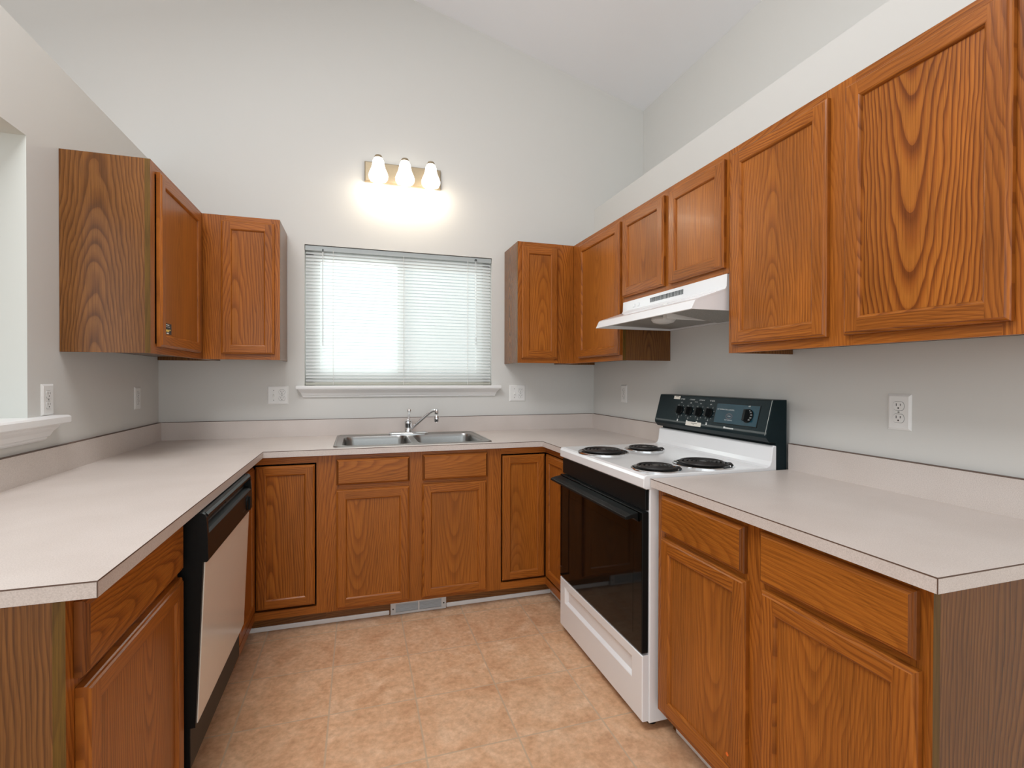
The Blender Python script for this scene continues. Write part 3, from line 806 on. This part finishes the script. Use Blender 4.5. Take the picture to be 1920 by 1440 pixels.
# glossy oven control window and its dial
g = G(); pu0, pu1, pv0, pv1 = .452, .700, .028, .114
g.rings([[BGP(pu0 - .003, pv0 - .003, .0002), BGP(pu1 + .003, pv0 - .003, .0002), BGP(pu1 + .003, pv1 + .003, .0002), BGP(pu0 - .003, pv1 + .003, .0002)],
         [BGP(pu0 - .003, pv0 - .003, .0012), BGP(pu1 + .003, pv0 - .003, .0012), BGP(pu1 + .003, pv1 + .003, .0012), BGP(pu0 - .003, pv1 + .003, .0012)]], BLACK)
g.poly([BGP(pu0, pv0, .0014), BGP(pu1, pv0, .0014), BGP(pu1, pv1, .0014), BGP(pu0, pv1, .0014)], GLOSSB)
wn = g.build('oven_control_window', bgd, fix=False, weld=False)
g = G(); g.text('SET TEMPERATURE CONTROL', .0078, BGM(.512, .088, .0018), INK); g.build('lettering', wn, fix=False)
g = G()
for i in range(24):
    a, b = 2 * math.pi * i / 24, 2 * math.pi * (i + 1) / 24
    g.poly([BGP(.540 + .017 * math.cos(a), .060 + .010 * math.sin(a), .0018), BGP(.540 + .0195 * math.cos(a), .060 + .0125 * math.sin(a), .0018), BGP(.540 + .0195 * math.cos(b), .060 + .0125 * math.sin(b), .0018), BGP(.540 + .017 * math.cos(b), .060 + .010 * math.sin(b), .0018)], RED)
g.text('OVEN', .007, BGM(.540, .060, .0018), INK); g.text('SELF CLEANING', .0065, BGM(.540, .043, .0018), INK)
g.build('oval_emblem', wn, fix=False)
g = G(); g.text('OFF', .007, BGM(.645, .110, .0018), INK); g.build('lettering', wn, fix=False)
kn = knob(.645, .070, .029, True)
g = G()
for k in range(9):
    a = math.radians(100 - 30 * k)
    g.text(('OFF', '200', '250', '300', '350', '400', '450', 'BROIL', '')[k], .007, BGM(.645 + .0225 * math.cos(a), .070 + .0225 * math.sin(a), .0066), INK)
g.build('dial_numbers', kn, fix=False)
# paper labels and maker's lettering strip
def paper(u0, u1, v0, v1, lines):
    g = G(); g.rings([[BGP(u0, v0, .0003), BGP(u1, v0, .0003), BGP(u1, v1, .0003), BGP(u0, v1, .0003)], [BGP(u0, v0, .0012), BGP(u1, v0, .0012), BGP(u1, v1, .0012), BGP(u0, v1, .0012)]], PAPER)
    for a, b, c_, d_ in lines: g.poly([BGP(a, c_, .0015), BGP(b, c_, .0015), BGP(b, d_, .0015), BGP(a, d_, .0015)], INKD)
    p_ = g.build('paper_label', bgd, weld=False, fix=False); p_['label'] = 'cream paper label with faint print'
paper(.126, .176, .121, .138, [(.140, .166, .133, .136)])
paper(.262, .372, -.004, .016, [(.300, .345, .008, .0105), (.315, .325, .003, .005)])
g = G(); x = .520
for k in range(11):
    wd = (.010, .004, .003, .004, .003, .004, .004, .003, .004, .003, .005)[k]
    g.poly([BGP(x, .006, .0006), BGP(x + wd, .006, .0006), BGP(x + wd, .006 + (.008 if k == 0 else .0055), .0006), BGP(x, .006 + (.008 if k == 0 else .0055), .0006)], INK)
    x += wd + .0012
g.build('maker_lettering', bgd, fix=False)

# ------------------------------------------------------------------ dishwasher
DY0, DY1 = -1.642, -1.020
dwx = -W + .597
dw = thing('dishwasher', 'built-in dishwasher with almond door panel and black control strip, left counter', 'dishwasher', (dwx, DY0, 0), math.pi / 2)
wd = DY1 - DY0
g = G(); g.box(.004, wd - .004, .0, .57, .10, .872, BLACK); g.build('tub', dw)
# local: x along the front, -y out of the front
g = G()
def o_at(z): return .034 + .020 * (z - .265) / .465
q = []
for x in (.0, wd):
    q.append([(x, 0, .262), (x, -o_at(.262), .262), (x, -o_at(.738), .738), (x, 0, .738)])
g.rings(q, BLACK); dd_ = g.build('door', dw)
g = G(); e = .006; a_, b_ = .012, wd - .006
g.rings([[(a_, -o_at(z) + .001 - oo, z) for z in (.268, .734)] + [(b_, -o_at(z) + .001 - oo, z) for z in (.734, .268)] for oo in (0, .004)], ALMOND)
pn = g.build('door_panel', dd_, bevel=.001); pn['label'] = 'almond coloured enamel panel'
g = G()
prof = [(0, .738), (-.064, .738), (-.068, .742), (-.066, .818), (-.060, .826), (-.044, .832), (-.042, .836), (-.042, .850), (-.050, .856), (-.060, .860), (-.064, .866), (-.064, .872), (-.058, .8785), (-.040, .880), (0, .880)]
g.prism(prof, 'x', .014, wd - .014, BLACK)
cap = [(0, .738), (-.064, .738), (-.068, .742), (-.066, .818), (-.063, .866), (-.059, .876), (-.052, .880), (0, .880)]
g.prism(cap, 'x', 0, .0142, BLACK); g.prism(cap, 'x', wd - .0142, wd, BLACK)
cp = g.build('control_panel', dw, bevel=.002, weld=False)
g = G(); g.lathe([(.030, -.066), (.030, -.070), (.027, -.0715)], (wd - .085, 0, .778), BLACK, 24, 'y')
g.box(wd - .090, wd - .080, -.078, -.071, .753, .803, BLACK); g.build('dial', cp)
g = G()
DM = lambda x, z: Matrix(((1, 0, 0, x), (0, 0, -1, -.0690), (0, 1, 0, z), (0, 0, 0, 1)))
for s_, x, z in (('OFF', wd - .075, .814), ('WASH', wd - .030, .808), ('RINSE', wd - .13, .748), ('HOLD', wd - .16, .742), ('DRY', wd - .105, .752), ('NORMAL', wd - .155, .765)):
    g = G(); g.text(s_, .010, DM(x, z), GREY); g.build('lettering', cp, fix=False)
g = G(); g.box(.30, .32, -.0445, -.0425, .839, .848, DARK); g.build('latch', cp)
g = G(); g.box(.004, wd - .004, -.020, .0, .140, .260, BLACK); g.build('access_panel', dw, bevel=.002)
g = G(); g.box(.004, wd - .004, .062, .074, .0, .139, BLACK); g.build('toe_kick', dw)

# ------------------------------------------------------------------ range hood
HY0, HY1 = -1.708, -.934
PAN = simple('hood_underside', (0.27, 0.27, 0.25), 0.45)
hd = thing('range_hood', 'white under-cabinet range hood with slotted vent above the stove', 'range hood', (0, 0, 0))
g = G(); t = .004
g.box(-.294, -.003, HY0, HY1, 1.664, 1.671, ENAMEL)                     # top
prof = [(-.294, 1.671), (-.298, 1.671), (-.300, 1.624), (-.306, 1.614), (-.430, 1.572), (-.440, 1.566), (-.457, 1.532), (-.453, 1.530), (-.436, 1.562), (-.428, 1.566), (-.302, 1.609), (-.295, 1.618)]
g.prism(prof, 'y', HY0, HY1, ENAMEL)
side = [(-.003, 1.668), (-.296, 1.668), (-.2975, 1.622), (-.304, 1.6115), (-.4295, 1.569), (-.438, 1.564), (-.4545, 1.531), (-.003, 1.531)]
g.prism(side, 'y', HY0 + .0006, HY0 + .0036, ENAMEL); g.prism(side, 'y', HY1 - .0036, HY1 - .0006, ENAMEL)
g.box(-.010, -.003, HY0, HY1, 1.531, 1.664, ENAMEL)
g.build('shell', hd, weld=False)
g = G()
n = 24
for i in range(n):
    y = -1.195 - .245 * i / (n - 1)
    g.box(-.3004, -.2985, y - .0032, y + .0032, 1.636, 1.657, GREY)
g.build('vent_slots', hd, weld=False)
for k, yy in enumerate((-1.045, -1.085)):
    g = G(); g.box(-.3030, -.2990, yy - .010, yy + .010, 1.634, 1.650, ENAMEL); g.build('switch', hd, bevel=.001)
g = G(); g.prism([(-.38, 1.560), (-.10, 1.520), (-.10, 1.528), (-.38, 1.568)], 'y', HY0 + .03, -1.42, FILTER); g.build('grease_filter', hd)
g = G(); g.box(-.36, -.04, -1.413, -1.386, 1.533, 1.60, PLASTIC); g.build('lamp_divider', hd)
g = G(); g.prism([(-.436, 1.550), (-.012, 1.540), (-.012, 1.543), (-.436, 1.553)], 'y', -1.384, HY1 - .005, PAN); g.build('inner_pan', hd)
g = G(); g.lathe([(.055, .040), (.055, .012), (.045, .0), (.02, -.006)], (-.30, -1.30, 1.528), LENS, 24); g.build('lamp_lens', hd, smooth=True)

# ------------------------------------------------------------------ vanity light over the window
vl = thing('wall_light', 'lit three-shade vanity light bar on the wall above the window', 'light', (-1.361, 0, 2.568))
g = G()
hw, hh = .239, .063
g.rings([[(-hw, -.001, -hh), (hw, -.001, -hh), (hw, -.001, hh), (-hw, -.001, hh)], [(-hw, -.018, -hh), (hw, -.018, -hh), (hw, -.018, hh), (-hw, -.018, hh)], [(-hw + .006, -.024, -hh + .006), (hw - .006, -.024, -hh + .006), (hw - .006, -.024, hh - .006), (-hw + .006, -.024, hh - .006)]], NICKEL)
g.build('backplate', vl)
for i in range(3):
    x = (-.158, .004, .166)[i]; y = -.085
    g = G(); g.tube([(x, -.020, .030), (x, -.050, .060), (x, y, .068)], .008, NICKEL); g.lathe([(.004, .085), (.020, .078), (.026, .066), (.026, .056)], (x, y, 0), NICKEL, 20)
    ho = g.build('shade_holder', vl, smooth=True)
    g = G(); g.lathe([(.026, .062), (.034, .045), (.038, .020), (.043, .000), (.054, -.025), (.060, -.045), (.058, -.062), (.050, -.074)], (x, y, 0), SHADE, 32, cap0=False, cap1=False)
    g.build('glass_shade', vl, smooth=True)
    g = G(); g.lathe([(.004, -.052), (.020, -.045), (.028, -.028), (.024, -.008), (.014, .02), (.013, .05)], (x, y, 0), BULB, 20)
    g.build('bulb', vl, smooth=True)
    l = bpy.data.lights.new('bulb_light', 'POINT'); l.energy = 1.4; l.color = (1.0, .86, .68); l.shadow_soft_size = .035
    lo = bpy.data.objects.new('bulb_light', l); COL.objects.link(lo); lo.parent = vl; lo.location = (x, y, -.095)

# ------------------------------------------------------------------ window blind
RAIL = simple('blind_rail_metal', (0.40, 0.44, 0.44), 0.4)
RAILB = simple('blind_bottom_rail', (0.42, 0.42, 0.36), 0.4)
bl = thing('window_blind', 'white mini blind lowered over the kitchen window', 'blind', (0, 0, wz1))
bx0, bx1 = wx0 + .003, wx1 - .003
g = G(); g.box(bx0, bx1, .006, .034, -.034, -.004, RAIL); g.build('headrail', bl, bevel=.002)
g = G()
zt_, zb_ = -.046, -(wz1 - 1.256)
ns = 39; ang = math.radians(47); yc = .020
for i in range(ns):
    zc = zt_ + (zb_ - zt_) * i / (ns - 1)
    row = []
    for k in range(4):
        s_ = (k / 3 - .5) * .025
        bow = .0016 * (1 - (2 * k / 3 - 1) ** 2)
        yy = yc + s_ * math.cos(ang) + bow * math.sin(ang); zz = zc + s_ * math.sin(ang) - bow * math.cos(ang) * -1
        row.append((yy, zz))
    sk_ = R.uniform(-.0006, .0006)
    for (ya, za), (yb, zb2) in zip(row, row[1:]):
        g.poly([(bx0 + .002, ya, za), (bx1 - .002, ya, za + sk_), (bx1 - .002, yb, zb2 + sk_), (bx0 + .002, yb, zb2)], SLAT)
g.build('slats', bl, smooth=True, fix=False)
g = G(); g.box(bx0, bx1, .009, .031, -(wz1 - 1.225), -(wz1 - 1.243), RAILB); g.build('bottom_rail', bl, bevel=.003)
for xx in (-1.786, -1.357, -.935):
    g = G(); g.tube([(xx, .0035, -.03), (xx, .0035, -(wz1 - 1.228))], .0014, PLASTIC, 6); g.tube([(xx - .005, .0375, -.03), (xx - .005, .0375, -(wz1 - 1.228))], .0010, PLASTIC, 6); g.build('ladder_cord', bl, weld=False)
CLEAR = simple('clear_wand', (0.74, 0.78, 0.78), 0.2)
g = G(); g.tube([(-1.846, -.001, -.024), (-1.846, -.006, -.040)], .004, GREY, 8); g.tube([(-1.846, -.006, -.040), (-1.846, -.004, -.62)], .0026, CLEAR, 8); g.build('tilt_wand', bl, weld=False)
g = G()
g.lathe([(.009, 0), (.009, -.004)], (-.880, .006, -.022), GREY, 12, 'y')
for dx in (-.003, .002):
    g.tube([(-.880 + dx, -.001, -.026), (-.882 + dx * 2, -.003, -.2), (-.876 + dx, -.003, -.42), (-.879 + dx * 2, -.003, -.56)], .0011, CLEAR, 6)
for dx in (-.010, -.004, .003, .009):
    g.tube([(-.879, -.003, -.54), (-.879 + dx, -.003, -.60)], .0010, CLEAR, 6)
g.build('pull_cord', bl, weld=False)

# ------------------------------------------------------------------ outlets
def receptacle(parent, x, z):
    g = G(); pts = []
    for i in range(24):
        a = 2 * math.pi * i / 24; px, pz = .0172 * math.cos(a), .0172 * math.sin(a)
        pts.append((x + px, max(-.0135, min(.0135, pz)) + z))
    g.rings([[(p[0], -.0055, p[1]) for p in pts], [(p[0], -.0075, p[1]) for p in pts]], PLASTIC)
    for dx, h in ((-.0063, .0042), (.0063, .0034)):
        g.poly([(x + dx - .0011, -.0078, z + .004 - h), (x + dx + .0011, -.0078, z + .004 - h), (x + dx + .0011, -.0078, z + .004 + h), (x + dx - .0011, -.0078, z + .004 + h)], DARK)
    g.poly([(x + .0026 * math.cos(2 * math.pi * i / 10), -.0078, z - .0065 + .0026 * math.sin(2 * math.pi * i / 10)) for i in range(10)], DARK)
    # flat grey ring round the face, painting in the shade of the gap
    big = [(x + (p[0] - x) * 1.05, -.0062, z + (p[1] - z) * 1.06) for p in pts]; sm = [(p[0], -.0062, p[1]) for p in pts]
    for i in range(24): j = (i + 1) % 24; g.poly([big[i], big[j], sm[j], sm[i]], GREY)
    return g.build('receptacle', parent, weld=False)
def plate(parent, w, h):
    g = G(); a, b = w / 2, h / 2
    g.rings([[(-a, -.0003, -b), (a, -.0003, -b), (a, -.0003, b), (-a, -.0003, b)], [(-a, -.002, -b), (a, -.002, -b), (a, -.002, b), (-a, -.002, b)],
             [(-a + .007, -.0060, -b + .007), (a - .007, -.0060, -b + .007), (a - .007, -.0060, b - .007), (-a + .007, -.0060, b - .007)]], PLASTIC)
    return g.build('cover_plate', parent)
def screw(parent, x, z):
    g = G(); g.lathe([(.003, -.0058), (.003, -.0068), (.0015, -.0072)], (x, 0, z), STEEL, 10, 'y'); return g.build('screw', parent)
def outlet(label, loc, rot, double=False):
    o = thing('power_outlet', label, 'outlet', loc, rot, 'white wall outlets')
    if not double:
        plate(o, .0725, .114); receptacle(o, 0, .0195); receptacle(o, 0, -.0195); screw(o, 0, 0)
    else:
        plate(o, .117, .112); receptacle(o, .023, .0195); receptacle(o, .023, -.0195); screw(o, .023, 0)
        g = G(); g.box(-.0285, -.0175, -.0070, -.0055, -.012, .012, PLASTIC)
        g.prism([(-.006, -.009), (-.018, -.006), (-.018, .000), (-.006, .006)], 'x', -.0265, -.0195, PLASTIC)
        g.build('toggle_switch', o, weld=False)
        screw(o, -.023, .030); screw(o, -.023, -.030)
    return o
outlet('double white wall plate with switch and outlet, left of the window sill', (-2.100, 0, 1.165), 0, True)
outlet('double white wall plate with switch and outlet, right of the window sill', (-.585, 0, 1.167), 0, True)
outlet('white duplex outlet on the right wall above the counter right of the stove', (0, -2.135, 1.167), -math.pi / 2)
outlet('white duplex outlet in the right corner, left of the stove backguard', (0, -.433, 1.172), -math.pi / 2)
outlet('white duplex outlet on the left wall at the pass-through sill', (-W, -1.053, 1.190), math.pi / 2)
outlet('white duplex outlet on the left wall near the corner, under the wall cabinet', (-W, -.287, 1.166), math.pi / 2)

# ------------------------------------------------------------------ floor register in the toe kick
rg = thing('heat_register', 'grey metal heat register in the toe kick below the sink cabinet', 'vent', (-1.473, -.546, .002))
g = G(); L = .298; H = .062
for b in ((0, .026, 0, H), (L - .026, L, 0, H), (.026, L - .026, 0, .012), (.026, L - .026, H - .006, H), (L / 2 - .004, L / 2 + .004, .012, H - .006)):
    g.box(b[0], b[1], -.012, -.002, b[2], b[3], REGM)
g.build('frame', rg, weld=False)
g = G()
for k in range(6):
    z = .014 + k * .0072
    g.prism([(-.010, z), (-.0095, z + .0012), (-.003, z + .0055), (-.0035, z + .0043)], 'x', .026, L - .026, REGM)
g.box(.026, L - .026, -.0025, -.0015, .012, H - .006, DARK)
g.build('louvers', rg, weld=False)
for x in (.013, L - .013):
    g = G(); g.lathe([(.004, -.012), (.004, -.0132), (.002, -.0136)], (x, 0, H / 2), DARK, 10, 'y'); g.build('screw', rg)
